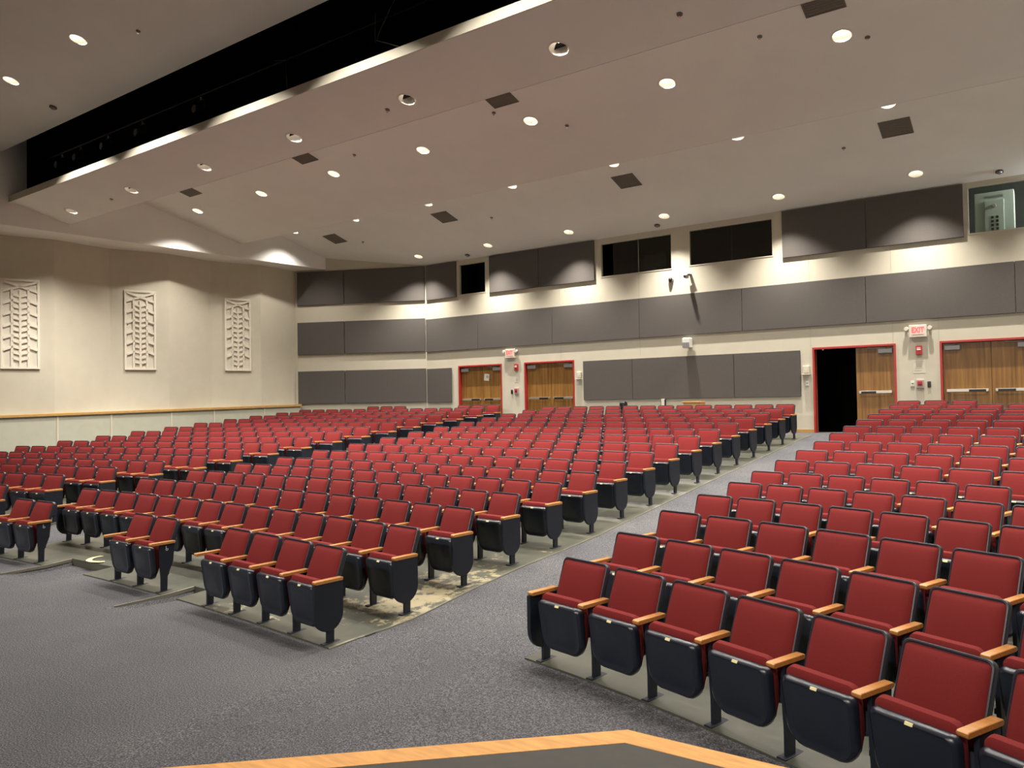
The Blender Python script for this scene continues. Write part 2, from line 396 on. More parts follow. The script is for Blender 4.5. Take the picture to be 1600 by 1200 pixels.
# back wall with door openings and booth windows
FZ = 1.262
DOORS = [(-17.56, -15.62), (-14.67, -12.70), (-5.25, -3.21), (-2.23, -.19)]
DT = 3.56
WINS = [(-17.48, -16.25, 6.11, 7.24), (-11.66, -9.22, 6.14, 7.23), (-8.69, -6.22, 6.16, 7.24), (-1.56, 1.2, 6.11, 7.28)]
holes = [(a+.05, b-.05, FZ-.3, DT-.05) for a, b in DOORS]+[(a+.02, b-.02, c+.02, d-.02) for a, b, c, d in WINS]
bm = bmesh.new(); wall_holes(bm, BEND[0], 6.2, FZ-.3, ZT, holes, lambda u, z: (u, YB, z))
struct('wall_back', bm, M['wall'])
bm = bmesh.new()      # thin joints between the wall boards
for x in (-5.29, -3.27, -2.24, -10.33, -13.2, 0.9):
    box(bm, x-.006, x+.006, YB-.004, YB+.002, 3.58, 7.4)
struct('trim_20', bm, M['wains'])
bm = bmesh.new()
quad(bm, (BEND[0], BEND[1], FZ-.3), (CORN[0], CORN[1], FZ-.6), (CORN[0], CORN[1], ZT), (BEND[0], BEND[1], ZT))
struct('wall_back_left', bm, M['wall'])
bm = bmesh.new(); quad(bm, (6.2, -3, -.2), (6.2, YB, -.2), (6.2, YB, ZT), (6.2, -3, ZT)); struct('wall_right', bm, M['wall'])
# stage house behind the camera
bm = bmesh.new(); quad(bm, (-26.4, -9, -.2), (6.2, -9, -.2), (6.2, -9, ZT), (-26.4, -9, ZT)); struct('wall_front', bm, M['stagewall'])
bm = bmesh.new(); quad(bm, (-26.4, -9, -.2), (-26.4, -3, -.2), (-26.4, -3, ZT), (-26.4, -9, ZT)); quad(bm, (6.2, -9, -.2), (6.2, -3, -.2), (6.2, -3, ZT), (6.2, -9, ZT)); struct('wall_stage_sides', bm, M['stagewall'])
bm = bmesh.new()
for a, b in ((-12.45, -5.25), (-12.70, -12.45), (-3.21, -2.23), (-15.62, -14.67), (-19.05, -17.56)):
    box(bm, a, b, YB-.015, YB, FZ, FZ+.09)
struct('baseboard_back', bm, M['trimwood'])

# doors
def leaf(parent, x0, x1, hinge_left, bar=True, y=YB+.10):
    lf = obj('door_leaf', B(x0+.004, x1-.004, y, y+.045, FZ+.012, DT-.062), M['doorwood'], parent)
    bz = FZ+1.07; w_ = x1-x0
    bm = bmesh.new()
    box(bm, x0+.07, x1-.07, y-.055, y-.02, bz-.035, bz+.035, .006); box(bm, x0+.075, x0+.13, y-.02, y, bz-.03, bz+.03); box(bm, x1-.13, x1-.075, y-.02, y, bz-.03, bz+.03)
    pb = obj('panic_bar', bm, M['steel'], lf)
    a, b = (x0+.12, x0+.48) if not hinge_left else (x1-.48, x1-.12)
    obj('push_pad', B(a, b, y-.06, y-.056, bz-.038, bz+.022), M['blackgloss'], lf)
    cx = x0+.04 if hinge_left else x1-.04-.34
    obj('door_closer', B(cx, cx+.34, y-.07, y, DT-.23, DT-.11, .01), M['greymetal'], lf)
    bm = bmesh.new(); s = 1 if hinge_left else -1; c0 = cx+.17
    tube(bm, [(c0, y-.05, DT-.095), (c0+s*.42, y-.06, DT-.075)], .011, 6); obj('closer_arm', bm, M['steel'], lf)
    return lf
for k, (a, b) in enumerate(DOORS):
    bm = bmesh.new()
    box(bm, a, a+.05, YB-.02, YB+.17, FZ, DT); box(bm, b-.05, b, YB-.02, YB+.17, FZ, DT); box(bm, a+.05, b-.05, YB-.02, YB+.17, DT-.05, DT)
    d = struct('door_%d' % (k+1), bm, M['redpaint'])
    mid = {0: -16.535, 1: -13.64, 2: -4.185, 3: -1.157}[k]
    if k != 2: leaf(d, a+.05, mid, True)
    leaf(d, mid, b-.05, False)
    if k == 2:
        # the open leaf stands swung out into the dark corridor
        bm = bmesh.new(); box(bm, 0, .95, 0, .045, FZ+.012, DT-.062); q = obj('door_leaf', bm, M['doorwood'], d); q.location = (a+.06, YB+.19, 0); q.rotation_euler = (0, 0, math.radians(122))
        bm = bmesh.new(); cyl(bm, (a+.27, YB+.02, DT-.075), .025, .02, 10); obj('ceiling_stud', bm, M['steel'], d)
# corridor behind the doors
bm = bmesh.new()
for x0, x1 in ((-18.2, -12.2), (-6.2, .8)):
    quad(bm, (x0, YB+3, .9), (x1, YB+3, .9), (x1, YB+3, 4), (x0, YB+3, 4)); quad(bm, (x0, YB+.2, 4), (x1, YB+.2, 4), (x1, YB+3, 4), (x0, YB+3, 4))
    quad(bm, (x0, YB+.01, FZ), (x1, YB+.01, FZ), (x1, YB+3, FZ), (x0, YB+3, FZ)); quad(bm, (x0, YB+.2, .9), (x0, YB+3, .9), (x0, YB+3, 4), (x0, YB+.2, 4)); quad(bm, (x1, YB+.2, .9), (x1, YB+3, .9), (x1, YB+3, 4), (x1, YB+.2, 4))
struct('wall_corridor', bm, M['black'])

# booth windows
for k, (a, b, c, d) in enumerate(WINS):
    bm = bmesh.new(); t = .03
    for q in ((a, a+t, c, d), (b-t, b, c, d), (a+t, b-t, c, c+t), (a+t, b-t, d-t, d)): box(bm, q[0], q[1], YB-.012, YB+.10, q[2], q[3])
    f = struct('window_%d' % (k+1), bm, M['wall'])
    if k in (1, 2, 3):
        g0, g1 = {1: (a+.45, b-t), 2: (a+t, b-t), 3: (a+t, b-t)}[k]
        obj('window_pane', B(g0, g1, YB+.045, YB+.051, c+t, d-t), M['glass'], f)
        if k < 3: obj('pane_edge', B(g0-.012, g0+.012, YB+.04, YB+.056, c+t, d-t) if k == 1 else B(a+1.27, a+1.30, YB+.04, YB+.056, c+t, d-t), M['blackgloss'], f)
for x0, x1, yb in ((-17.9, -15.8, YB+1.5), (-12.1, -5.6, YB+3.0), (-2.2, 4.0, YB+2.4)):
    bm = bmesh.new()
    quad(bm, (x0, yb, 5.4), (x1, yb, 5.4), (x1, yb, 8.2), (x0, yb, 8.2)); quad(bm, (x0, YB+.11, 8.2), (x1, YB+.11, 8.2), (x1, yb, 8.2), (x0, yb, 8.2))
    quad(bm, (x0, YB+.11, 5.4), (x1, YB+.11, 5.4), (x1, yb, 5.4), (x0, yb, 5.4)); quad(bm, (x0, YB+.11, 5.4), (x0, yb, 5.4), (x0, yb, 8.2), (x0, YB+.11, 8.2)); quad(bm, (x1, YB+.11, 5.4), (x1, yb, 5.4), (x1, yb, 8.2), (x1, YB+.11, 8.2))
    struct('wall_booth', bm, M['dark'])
t = thing('monitor', 'dark monitor standing behind the wide booth window pane', 'monitor', (-10.15, YB+.75, 5.41))
obj('screen', B(-.35, .42, 0, .05, 1.0, 1.42, .01), M['blackgloss'], t); obj('stand', B(-.05, .05, .01, .05, 0, 1.0), M['blackgloss'], t)
# pale cabinet inside the last booth window
t = thing('server_cabinet', 'pale green metal cabinet with slotted door inside the booth window', 'cabinet', (-1.02, YB+.42, 5.4))
obj('body', B(-.41, .41, 0, .55, 0, 1.77, .012), M['mint'], t)
dr = obj('door', B(-.20, .20, -.02, 0, .1, 1.56, .006), M['mint'], t)
bm = bmesh.new()
for i in range(9):
    for x in (-.07, .03): box(bm, x, x+.055, -.026, -.02, .35+i*.095, .41+i*.095)
obj('vent_slots', bm, M['blackgloss'], dr)
bm = bmesh.new(); cyl(bm, (0, -.02, 1.42), .05, -.03, 16, 'y', .04); obj('latch', bm, M['steel'], dr)
bm = bmesh.new()
for i in range(14): box(bm, -.19+i*.028, -.175+i*.028, -.004, 0, 1.62, 1.68)
obj('top_grille', bm, M['greymetal'], t)

d = bpy.data.lights.new('booth_lamp', 'AREA'); d.size = .6; d.energy = 210; d.color = (.97, 1, .96)
q = bpy.data.objects.new('booth_lamp', d); COL.objects.link(q); q.location = (.9, YB+.15, 7.3); q.rotation_euler = (math.radians(55), 0, math.radians(62))
# ------------------------------------------------------------------ acoustic panels
def panel(x0, x1, z0, z1, label, group):
    c = .006
    o = obj('acoustic_panel', B(-(x1-x0)/2+c, (x1-x0)/2-c, -.06, -.002, 0, z1-z0, .008), M['acoustic'], loc=((x0+x1)/2, YB, z0))
    tag(o, label, 'wall panel', group); return o
up = [(-19.03, -17.57, 'dark upper wall panel against the small black booth window, on its far side'), (-16.07, -14.0, 'dark upper wall panel just past the small black booth window'), (-14.0, -11.86, 'dark upper wall panel beside the wide booth window with a monitor'), (-5.97, -3.83, 'dark upper wall panel beside the double booth window, bright patch at one end'), (-3.83, -1.63, 'dark upper wall panel beside the booth window showing a pale cabinet')]
for a, b, l in up: panel(a, b, 6.07, 7.365, l, 'upper row of dark wall panels')
md = [(-19.06, -16.62, 'middle-height grey wall panel above the first closed double door, next to the wall bend'), (-16.62, -13.5, 'middle-height grey wall panel above the small exit sign beside the second door'), (-13.5, -10.33, 'middle-height grey wall panel past the second closed door, between camera and small exit sign'), (-10.33, -7.13, 'middle-height grey wall panel below the cameras and above the white speaker'), (-7.13, -3.88, 'middle-height grey wall panel beside the open doorway, below the double booth window'), (-3.88, -.63, 'middle-height grey wall panel above the large exit sign'), (-.63, 2.5, 'grey middle-height panel cut off by the photo edge')]
for a, b, l in md: panel(a, b, 4.13, 5.355, l, 'middle row of grey wall panels')
lo = [(-19.04, -17.865, 'narrow low grey wall panel beside the first closed double door'), (-12.35, -10.6, 'low grey wall panel beside the second closed double door'), (-10.6, -7.4, 'widest low grey wall panel, above the small wooden box'), (-7.4, -5.56, 'low grey wall panel ending beside the open doorway')]
for a, b, l in lo: panel(a, b, 2.245, 3.505, l, 'lower row of grey wall panels')
ang = math.radians(25)
def apanel(t0, t1, z0, z1, label, group):
    L = t1-t0; tm = (t0+t1)/2
    p = (BEND[0]-math.cos(ang)*tm, BEND[1]-math.sin(ang)*tm, z0)
    o = obj('acoustic_panel', B(-L/2+.006, L/2-.006, -.06, -.002, 0, z1-z0, .008), M['acoustic'], loc=p); o.rotation_euler = (0, 0, ang)
    tag(o, label, 'wall panel', group)
for z0, z1, nm, g in ((6.075, 7.365, 'upper', 'upper row of dark wall panels'), (4.165, 5.41, 'middle', 'middle row of grey wall panels'), (2.28, 3.53, 'lower', 'lower row of grey wall panels')):
    apanel(.02, 3.21, z0, z1, 'long %s wall panel on the angled wall, next to the wall bend' % nm, g)
    apanel(3.23, 5.14, z0, z1, 'short %s wall panel in the far corner beside the side wall' % nm, g)

# ------------------------------------------------------------------ lattice panels on the sawtooth wall
def lattice(p, q, t0, t1, z0, z1, label):
    p = Vector((p[0], p[1], 0)); q = Vector((q[0], q[1], 0)); d = (q-p).normalized(); n = Vector((d.y, -d.x, 0))
    W = t1-t0; H = z1-z0
    o = thing('lattice_panel', label, 'wall decoration', p+d*(t0+t1)/2+Vector((0, 0, z0)), math.atan2(d.y, d.x), 'white lattice panels on the side wall')
    obj('backing', B(-W/2+.01, W/2-.01, -.012, -.002, .01, H-.01), M['offwhite'], o)
    bm = bmesh.new(); y0, y1 = -.055, -.012
    fr = .062; h = W/2
    for x0, x1, a, b in ((-h, -h+fr, 0, H), (h-fr, h, 0, H), (-h+fr, h-fr, 0, fr), (-h+fr, h-fr, H-fr, H)): box(bm, x0, x1, y0, y1, a, b)
    zt = H-.36
    xb = h*.42
    for x in (-xb, xb): box(bm, x-.031, x+.031, y0, y1, fr, zt+.06)
    box(bm, -.031, .031, y0, y1, fr, zt+.02)
    def bar(xa, za, xb_, zb, wd=.062):
        a = Vector((xa, 0, za)); b = Vector((xb_, 0, zb)); s = (b-a).normalized(); u = Vector((-s.z, 0, s.x))*wd/2
        loft(bm, [[a-u+Vector((0, y0, 0)), a+u+Vector((0, y0, 0)), a+u+Vector((0, y1, 0)), a-u+Vector((0, y1, 0))], [b-u+Vector((0, y0, 0)), b+u+Vector((0, y0, 0)), b+u+Vector((0, y1, 0)), b-u+Vector((0, y1, 0))]])
    bar(-h+fr*.6, H-fr*1.1, h-fr*.6, zt-.02); bar(h-fr*.6, H-fr*1.1, -h+fr*.6, zt-.02)
    k = 0
    while zt-.38-.345*k > .25:
        z = zt-.38-.345*k+.10
        for s in (-1, 1): bar(s*(h-fr), z-.09, s*xb, z, .078)
        k += 1
    k = 0
    while zt-.10-.172*k > .22:
        z = zt-.10-.172*k
        for s in (-1, 1): bar(s*xb, z, s*.02, z-.055, .066)
        k += 1
    obj('lattice', bm, M['lattice'], o)
lattice((-25.335, 9.36), (-24.734, 11.016), .395, 1.385, 3.475, 6.15, 'white lattice panel cut by the photo edge, on the side wall')
lattice(saw[9], saw[10], .42, 1.365, 3.50, 6.125, 'white lattice panel in the middle of the three on the side wall')
lattice(saw[11], saw[12], .465, 1.385, 3.52, 6.14, 'white lattice panel closest to the far corner of the side wall')

# ------------------------------------------------------------------ ceiling
BK = lambda y: -23.78+.10*(y-9)       # bulkhead line in plan
P0 = (11.775, .25); P1 = (10.44, .25); P2 = (12.015, .25); P3 = (13.605, .288)
pz = lambda P, y: P[0]-P[1]*y
XR = 6.2
CAN = .165
L0 = [(-16.15, 7.68), (-19.38, 7.72)]
L1 = [(-6.25, 10.33), (-9.54, 10.36), (-12.76, 10.40), (-15.97, 10.41), (-19.13, 10.39), (-22.41, 10.44)]
L2 = [(-2.80, 14.08), (-6.04, 14.09), (-9.30, 14.11), (-12.50, 14.12), (-15.69, 14.10), (-18.81, 14.11), (-22.05, 14.12)]
L3 = [(-2.68, 17.88), (-5.93, 17.88), (-9.23, 17.90), (-12.51, 17.91), (-15.70, 17.91), (-18.93, 17.90), (-22.02, 17.88)]
L4 = [(-2.55, 20.82), (-5.83, 20.84), (-9.13, 20.87), (-12.39, 20.89), (-15.61, 20.90), (-18.77, 20.89)]
CLOUD = [('ceiling_stage_side', P0, -3, 9.22, L0, 'A0'), ('ceiling_front', P1, 9.41, 10.94, L1, 'A1'), ('ceiling_middle', P2, 10.96, 16.41, L2, 'A2'), ('ceiling_rear', P3, 16.43, YB, L3+L4, 'A3')]
NS = 24
def circ(P, c, r, y_up=0):
    # circle in the sloping plane
    k = math.sqrt(1+P[1]**2); out = []
    for i in range(NS):
        a = 2*math.pi*i/NS; x = c[0]+r*math.cos(a); y = c[1]+r*math.sin(a)/k
        out.append((x, y, pz(P, y)))
    return out
for name, P, y0, y1, Ls, rn in CLOUD:
    bm = bmesh.new()
    out = [(BK(y0), y0), (XR, y0), (XR, y1), (BK(y1), y1)]
    if name == 'ceiling_rear': out = [(BK(y0), y0), (XR, y0), (XR, y1), (BEND[0], y1), (BK(20.0), 20.0)]
    vs = [bm.verts.new((x, y, pz(P, y))) for x, y in out]
    es = [bm.edges.new((vs[i], vs[(i+1) % len(vs)])) for i in range(len(vs))]
    for c in Ls:
        r_ = [bm.verts.new(p) for p in circ(P, c, CAN)]
        es += [bm.edges.new((r_[i], r_[(i+1) % NS])) for i in range(NS)]
    bmesh.ops.triangle_fill(bm, use_beauty=True, use_dissolve=False, edges=es, normal=Vector((0, P[1], 1)).normalized())
    # top skin
    if name != 'ceiling_rear':
        top = [(BK(y0), y0), (XR, y0), (XR, y1), (BK(y1), y1)]
    else: top = out
    quad(bm, *[(x, y, pz(P, y)+(.16 if name == 'ceiling_front' and y < 9.5 else .45)) for x, y in top])
    struct(name, bm, M['ceil'])
# risers between the stepped ceilings, white lip of the lighting slot, bulkhead, roof
bm = bmesh.new(); quad(bm, (BK(10.95), 10.95, pz(P1, 10.94)), (XR, 10.95, pz(P1, 10.94)), (XR, 10.95, 9.75), (BK(10.95), 10.95, 9.75)); struct('trim_21', bm, M['ceil'])
bm = bmesh.new(); quad(bm, (BK(16.42), 16.42, pz(P2, 16.41)), (XR, 16.42, pz(P2, 16.41)), (XR, 16.42, 9.4), (BK(16.42), 16.42, 9.4)); struct('trim_22', bm, M['ceil'])
bm = bmesh.new(); box(bm, BK(9.4), XR, 9.385, 9.41, pz(P1, 9.41)-.004, pz(P1, 9.41)+.17); struct('trim_23', bm, M['wall'])
bm = bmesh.new()
for a, b in ((-3, 9), (9, 20.0)):
    quad(bm, (BK(a), a, 7.43), (BK(b), b, 7.43), (BK(b), b, ZT), (BK(a), a, ZT))
    quad(bm, (BK(a), a, 7.43), (BK(b), b, 7.43), (BK(b)-2.2, b, 7.43), (BK(a)-2.2, a, 7.43))
struct('trim_24', bm, M['ceil'])
bm = bmesh.new(); quad(bm, (-27, -9.1, ZT), (6.3, -9.1, ZT), (6.3, 22, ZT), (-27, 22, ZT)); struct('ceiling_roof', bm, M['ceil'])
# black lighting slot above the audience
bm = bmesh.new()
quad(bm, (-22.75, 10.4, 7.9), (XR, 10.4, 7.9), (XR, 10.4, 10.3), (-22.75, 10.4, 10.3)); quad(bm, (-22.75, 9.25, 10.2), (XR, 9.25, 10.2), (XR, 10.4, 10.2), (-22.75, 10.4, 10.2))
quad(bm, (-22.75, 9.43, pz(P1, 9.43)+.17), (XR, 9.43, pz(P1, 9.43)+.17), (XR, 10.4, pz(P1, 9.43)+.16), (-22.75, 10.4, pz(P1, 9.43)+.16))
quad(bm, (-22.75, 9.45, 8.25), (-22.75, 10.4, 8.25), (-22.75, 10.4, 10.2), (-22.75, 9.45, 10.2))
quad(bm, (-22.75, 9.235, pz(P0, 9.22)+.01), (XR, 9.235, pz(P0, 9.22)+.01), (XR, 9.235, 10.25), (-22.75, 9.235, 10.25))
struct('wall_slot', bm, M['black'])
for k, (z, y, l) in enumerate(((9.15, 9.85, 'long black pipe at the top of the dark ceiling slot'), (8.70, 10.25, 'long black pipe low in the dark ceiling slot'))):
    bm = bmesh.new(); tube(bm, [(-22.6, y, z), (6.1, y, z)], .03, 8); tag(obj('lighting_pipe', bm, M['blackgloss']), l, 'pipe')
def cable(pts, label, m='greymetal', r=.009):
    bm = bmesh.new(); tube(bm, pts, r, 6); tag(obj('hanging_cable', bm, M['cable'] if m == 'cable' else M[m]), label, 'cable', 'cables in the ceiling slot')
M['cable'] = mat('cable_grey', (.11, .10, .085), .6)
def slotpt(x, y, z): return (x, y, z)
cable([(-9.08, 9.62, 9.45), (-9.10, 9.60, 9.22), (-9.17, 9.58, 9.12), (-9.45, 9.56, 8.72), (-9.48, 9.55, 8.62), (-9.20, 9.50, 8.48), (-8.86, 9.45, 8.30)], 'pale bent cable hanging in the dark ceiling slot', 'cable')
cable([(-9.75, 9.80, 9.3), (-9.77, 9.80, 8.95), (-9.74, 9.78, 8.75)], 'short straight cable beside the bent cable in the slot', 'cable', .008)
cable([(-12.6, 9.8, 9.2), (-12.25, 9.8, 9.12), (-12.2, 9.78, 8.75), (-12.15, 9.75, 8.5)], 'thin dark cable hanging in the slot, away from the bent cable', 'cable', .007)
# a few stage lanterns in the slot
def lantern(x, label):
    o = thing('stage_lantern', label, 'stage light', (x, 9.85, 9.12), 0, 'stage lanterns in the ceiling slot')
    bm = bmesh.new(); cyl(bm, (0, .18, -.32), .11, -.36, 16, 'y', .09); obj('housing', bm, M['blackgloss'], o, True)
    bm = bmesh.new(); tube(bm, [(-.13, 0, -.30), (-.13, 0, -.08), (.13, 0, -.08), (.13, 0, -.30)], .012, 6); obj('yoke', bm, M['blackgloss'], o)
    bm = bmesh.new(); cyl(bm, (0, 0, -.08), .025, .075, 8); obj('clamp', bm, M['greymetal'], o)
    bm = bmesh.new(); cyl(bm, (0, -.185, -.32), .075, .01, 16, 'y'); obj('lens', bm, M['blackgloss'], o)
for x, l in ((-21.6, 'first black stage lantern at the wall end of the ceiling slot'), (-20.6, 'second black stage lantern from the wall end of the slot'), (-19.2, 'third black stage lantern from the wall end of the slot'), (-17.6, 'fourth black stage lantern from the wall end of the slot'), (-15.2, 'fifth black stage lantern from the wall end of the slot')): lantern(x, l)

# downlights
spot = bpy.data.lights.new('downlight_spot', 'SPOT')
def spotdata(pw):
    d = bpy.data.lights.new('downlight_spot', 'SPOT'); d.energy = LAMP_W*pw; d.color = LAMP_COL; d.spot_size = math.radians(118); d.spot_blend = 1.0; d.shadow_soft_size = .06
    return d
SPOTS = {k: spotdata(v) for k, v in ROW_POWER.items()}
SPOTS['A0'].spot_size = math.radians(107); SPOTS['A0'].spot_blend = .3
SPOTS['A4'].spot_size = math.radians(110); SPOTS['A4'].shadow_soft_size = .035
def add_spot(key, x, y, z, parent=None, slope=.25):
    o = bpy.data.objects.new('lamp_beam', SPOTS[key]); COL.objects.link(o)
    if parent: o.parent = parent
    o.location = (x, y, z); o.rotation_euler = (-math.atan(slope), 0, 0); return o
protoL = {}
def downlight(key, P, x, y, label):
    z = pz(P, y)
    o = thing('downlight', label, 'ceiling light', (x, y, z), 0, 'recessed ceiling downlights')
    k = math.sqrt(1+P[1]**2); tilt = math.atan(P[1])
    if (P, key) not in protoL:
        def R(r, dz): return [Vector((r*math.cos(2*math.pi*i/NS), r*math.sin(2*math.pi*i/NS)/k, -P[1]*r*math.sin(2*math.pi*i/NS)/k+dz)) for i in range(NS)]
        bm = bmesh.new(); loft(bm, [R(CAN-.012, .0), R(CAN-.006, -.008), R(CAN+.018, -.006), R(CAN+.022, .0)], (False, False)); a = obj('trim_ring', bm, M['white'], o, True)
        bm = bmesh.new(); loft(bm, [R(CAN-.002, .004), R(CAN-.012, .05), R(.125, .13), R(.08, .19), R(.05, .22)], (False, True)); b = obj('reflector', bm, M['reflector'], o, True)
        bm = bmesh.new(); loft(bm, [R(.012, .10), R(.035, .12), R(.04, .15), R(.03, .19)], (True, True)); c = obj('lamp', bm, M['lamp'] if key != 'A1' else M['lampdim'], o, True)
        protoL[(P, key)] = (a, b, c)
    else:
        for q in protoL[(P, key)]:
            n = q.copy(); COL.objects.link(n); n.parent = o
    add_spot(key, 0, 0, .035, o, P[1] if key == 'A4' else 0)
    return o
M['lampdim'] = mat('lamp_soft', (1, .95, .9), .4, emit=(1, .9, .75), estr=6)
ORD = ['first', 'second', 'third', 'fourth', 'fifth', 'sixth', 'seventh', 'eighth', 'ninth', 'tenth', 'eleventh', 'twelfth', 'thirteenth', 'fourteenth', 'fifteenth', 'sixteenth', 'seventeenth']
for key, P, Ls, txt in (('A0', P0, L0, 'on the ceiling part before the dark slot'), ('A1', P1, L1, 'in the row behind the dark slot'), ('A2', P2, L2, 'in the row with most open view, middle ceiling'), ('A3', P3, L3, 'half hidden behind the middle ceiling edge'), ('A4', P3, L4, 'in the row along the back wall')):
    n = len(Ls)
    for i, (x, y) in enumerate(Ls): downlight(key, P, x, y, 'round downlight %s, %s from the side wall' % (txt, ORD[n-1-i if key != 'A0' else 1-i]))
# lamps of the same rows further along, beyond the view
for key, P, pts in (('A0', P0, [(x, 7.7) for x in (-12.9, -9.65, -6.4, -3.15, .1, 3.3)]), ('A1', P1, [(-3, 10.35), (.25, 10.35), (3.5, 10.35)]), ('A2', P2, [(.45, 14.1), (3.7, 14.1)]), ('A3', P3, [(.57, 17.9), (3.8, 17.9)]), ('A4', P3, [(.7, 20.82), (3.95, 20.82)])):
    for x, y in pts: add_spot(key, x, y, pz(P, y)-.01, None, P[1] if key == 'A4' else 0)

# unseen fill floods added over the stage to brighten the seat fronts
for x, l in ((-15.5, 'first'), (-10.5, 'second'), (-5.5, 'third'), (-.5, 'fourth')):
    o = thing('fill_flood', 'added fill flood hanging unseen over the stage behind the camera, %s of four' % l, 'added fill light', (x, -5.0, 6.6), 0, 'added fill floods over the stage'); o.rotation_euler = (math.radians(-26), 0, 0)
    obj('housing', B(-.75, .75, -.12, .0, -.16, .16, .02), M['greymetal'], o); obj('diffuser', B(-.70, .70, .0, .008, -.13, .13), M['white'], o)
    bm = bmesh.new(); tube(bm, [(-.5, -.06, .16), (-.5, .04, 3.2)], .015, 6); tube(bm, [(.5, -.06, .16), (.5, .04, 3.2)], .015, 6); obj('hanger', bm, M['greymetal'], o)
    d = bpy.data.lights.new('fill_beam', 'AREA'); d.shape = 'RECTANGLE'; d.size = 1.4; d.size_y = .26; d.energy = FILL_W; d.spread = math.radians(62); d.color = LAMP_COL
    q = bpy.data.objects.new('fill_beam', d); COL.objects.link(q); q.parent = o; q.location = (0, .02, 0); q.rotation_euler = (math.radians(90), 0, 0)
# ceiling vents
def vent(P, x, y, label):
    o = thing('ceiling_vent', label, 'air vent', (x, y, pz(P, y)), 0, 'grey ceiling vents'); o.rotation_euler = (-math.atan(P[1]), 0, 0)
    bm = bmesh.new(); h = .32
    for q in ((-h, -h+.03, -h, h), (h-.03, h, -h, h), (-h+.03, h-.03, -h, -h+.03), (-h+.03, h-.03, h-.03, h)): box(bm, q[0], q[1], q[2], q[3], -.014, -.001)
    obj('frame', bm, M['vent'], o)
    obj('core', B(-h+.03, h-.03, -h+.03, h-.03, -.006, -.001), M['vent'], o)
    bm = bmesh.new()
    for i in range(9): box(bm, -h+.03, h-.03, -h+.055+i*.06, -h+.065+i*.06, -.012, -.006)
    obj('louvre', bm, M['greyvent'], o)
M['greyvent'] = mat('vent_light', (.18, .165, .14), .7)
for P, y, pts in ((P2, 13.10, [(-2.9, 'closest to the doorway side'), (-9.44, 'second from the doorway side'), (-15.8, 'third from the doorway side'), (-21.0, 'closest to the side wall')]), ):
    for x, l in pts: vent(P, x, y, 'dark square vent on the middle ceiling, '+l)
for x, l in ((-2.67, 'closest to the doorway side'), (-9.29, 'second from the doorway side'), (-15.76, 'third from the doorway side'), (-20.88, 'closest to the side wall')):
    vent(P3, x, 18.79, 'dark square vent on the rear ceiling, '+l)
# sprinklers and detectors
def sprinkler(P, x, y, label, r=.045, dk=True):
    o = thing('sprinkler', label, 'sprinkler', (x, y, pz(P, y)), 0, 'small ceiling sprinklers'); o.rotation_euler = (-math.atan(P[1]), 0, 0)
    bm = bmesh.new(); cyl(bm, (0, 0, -.012), r, .012, 14); obj('plate', bm, M['greyvent'] if dk else M['offwhite'], o)
    bm = bmesh.new(); cyl(bm, (0, 0, -.05), .010, .04, 8); cyl(bm, (0, 0, -.055), .02, .006, 10); obj('nozzle', bm, M['chrome'], o)
def detector(P, x, y, label):
    o = thing('smoke_detector', label, 'smoke detector', (x, y, pz(P, y)), 0, 'smoke detectors'); o.rotation_euler = (-math.atan(P[1]), 0, 0)
    bm = bmesh.new(); cyl(bm, (0, 0, -.03), .085, .03, 18); obj('base', bm, M['brown'], o)
    bm = bmesh.new(); cyl(bm, (0, 0, -.03), .06, -.035, 18, r2=.04); obj('sensor', bm, M['greymetal'], o)
for P, x, y, l in ((P0, -14.62, 8.11, 'small sprinkler on the ceiling before the slot'), (P1, -10.12, 10.45, 'small sprinkler between two downlights behind the slot'), (P1, -4.25, 10.42, 'small sprinkler near the top edge of the photo, behind the slot'), (P1, -20.28, 10.48, 'small sprinkler at the side wall end, behind the slot'), (P2, -4.04, 13.53, 'small sprinkler near the top edge of the middle ceiling'), (P2, -8.64, 14.58, 'small sprinkler below the third downlight from the doorway side'), (P2, -2.43, 14.29, 'small sprinkler beside the brightest downlight at the photo edge'), (P2, -9.88, 13.53, 'small sprinkler beside the second vent of the middle ceiling'), (P2, -14.36, 13.61, 'small sprinkler between two downlights far along the middle ceiling'), (P3, -3.84, 19.18, 'small sprinkler behind the large rear ceiling vent'), (P3, -20.0, 19.31, 'small sprinkler behind the last rear ceiling vent'), (P3, -14.26, 19.31, 'small sprinkler behind the third rear ceiling vent')): sprinkler(P, x, y, l)
detector(P0, -19.59, 8.73, 'dark smoke detector on the ceiling before the slot')
for x, l in ((-.86, 'smoke detector above the booth window with the pale cabinet'), (-9.55, 'smoke detector above the wide booth window'), (-16.82, 'smoke detector above the small black booth window')): detector(P3, x, 21.3, l)

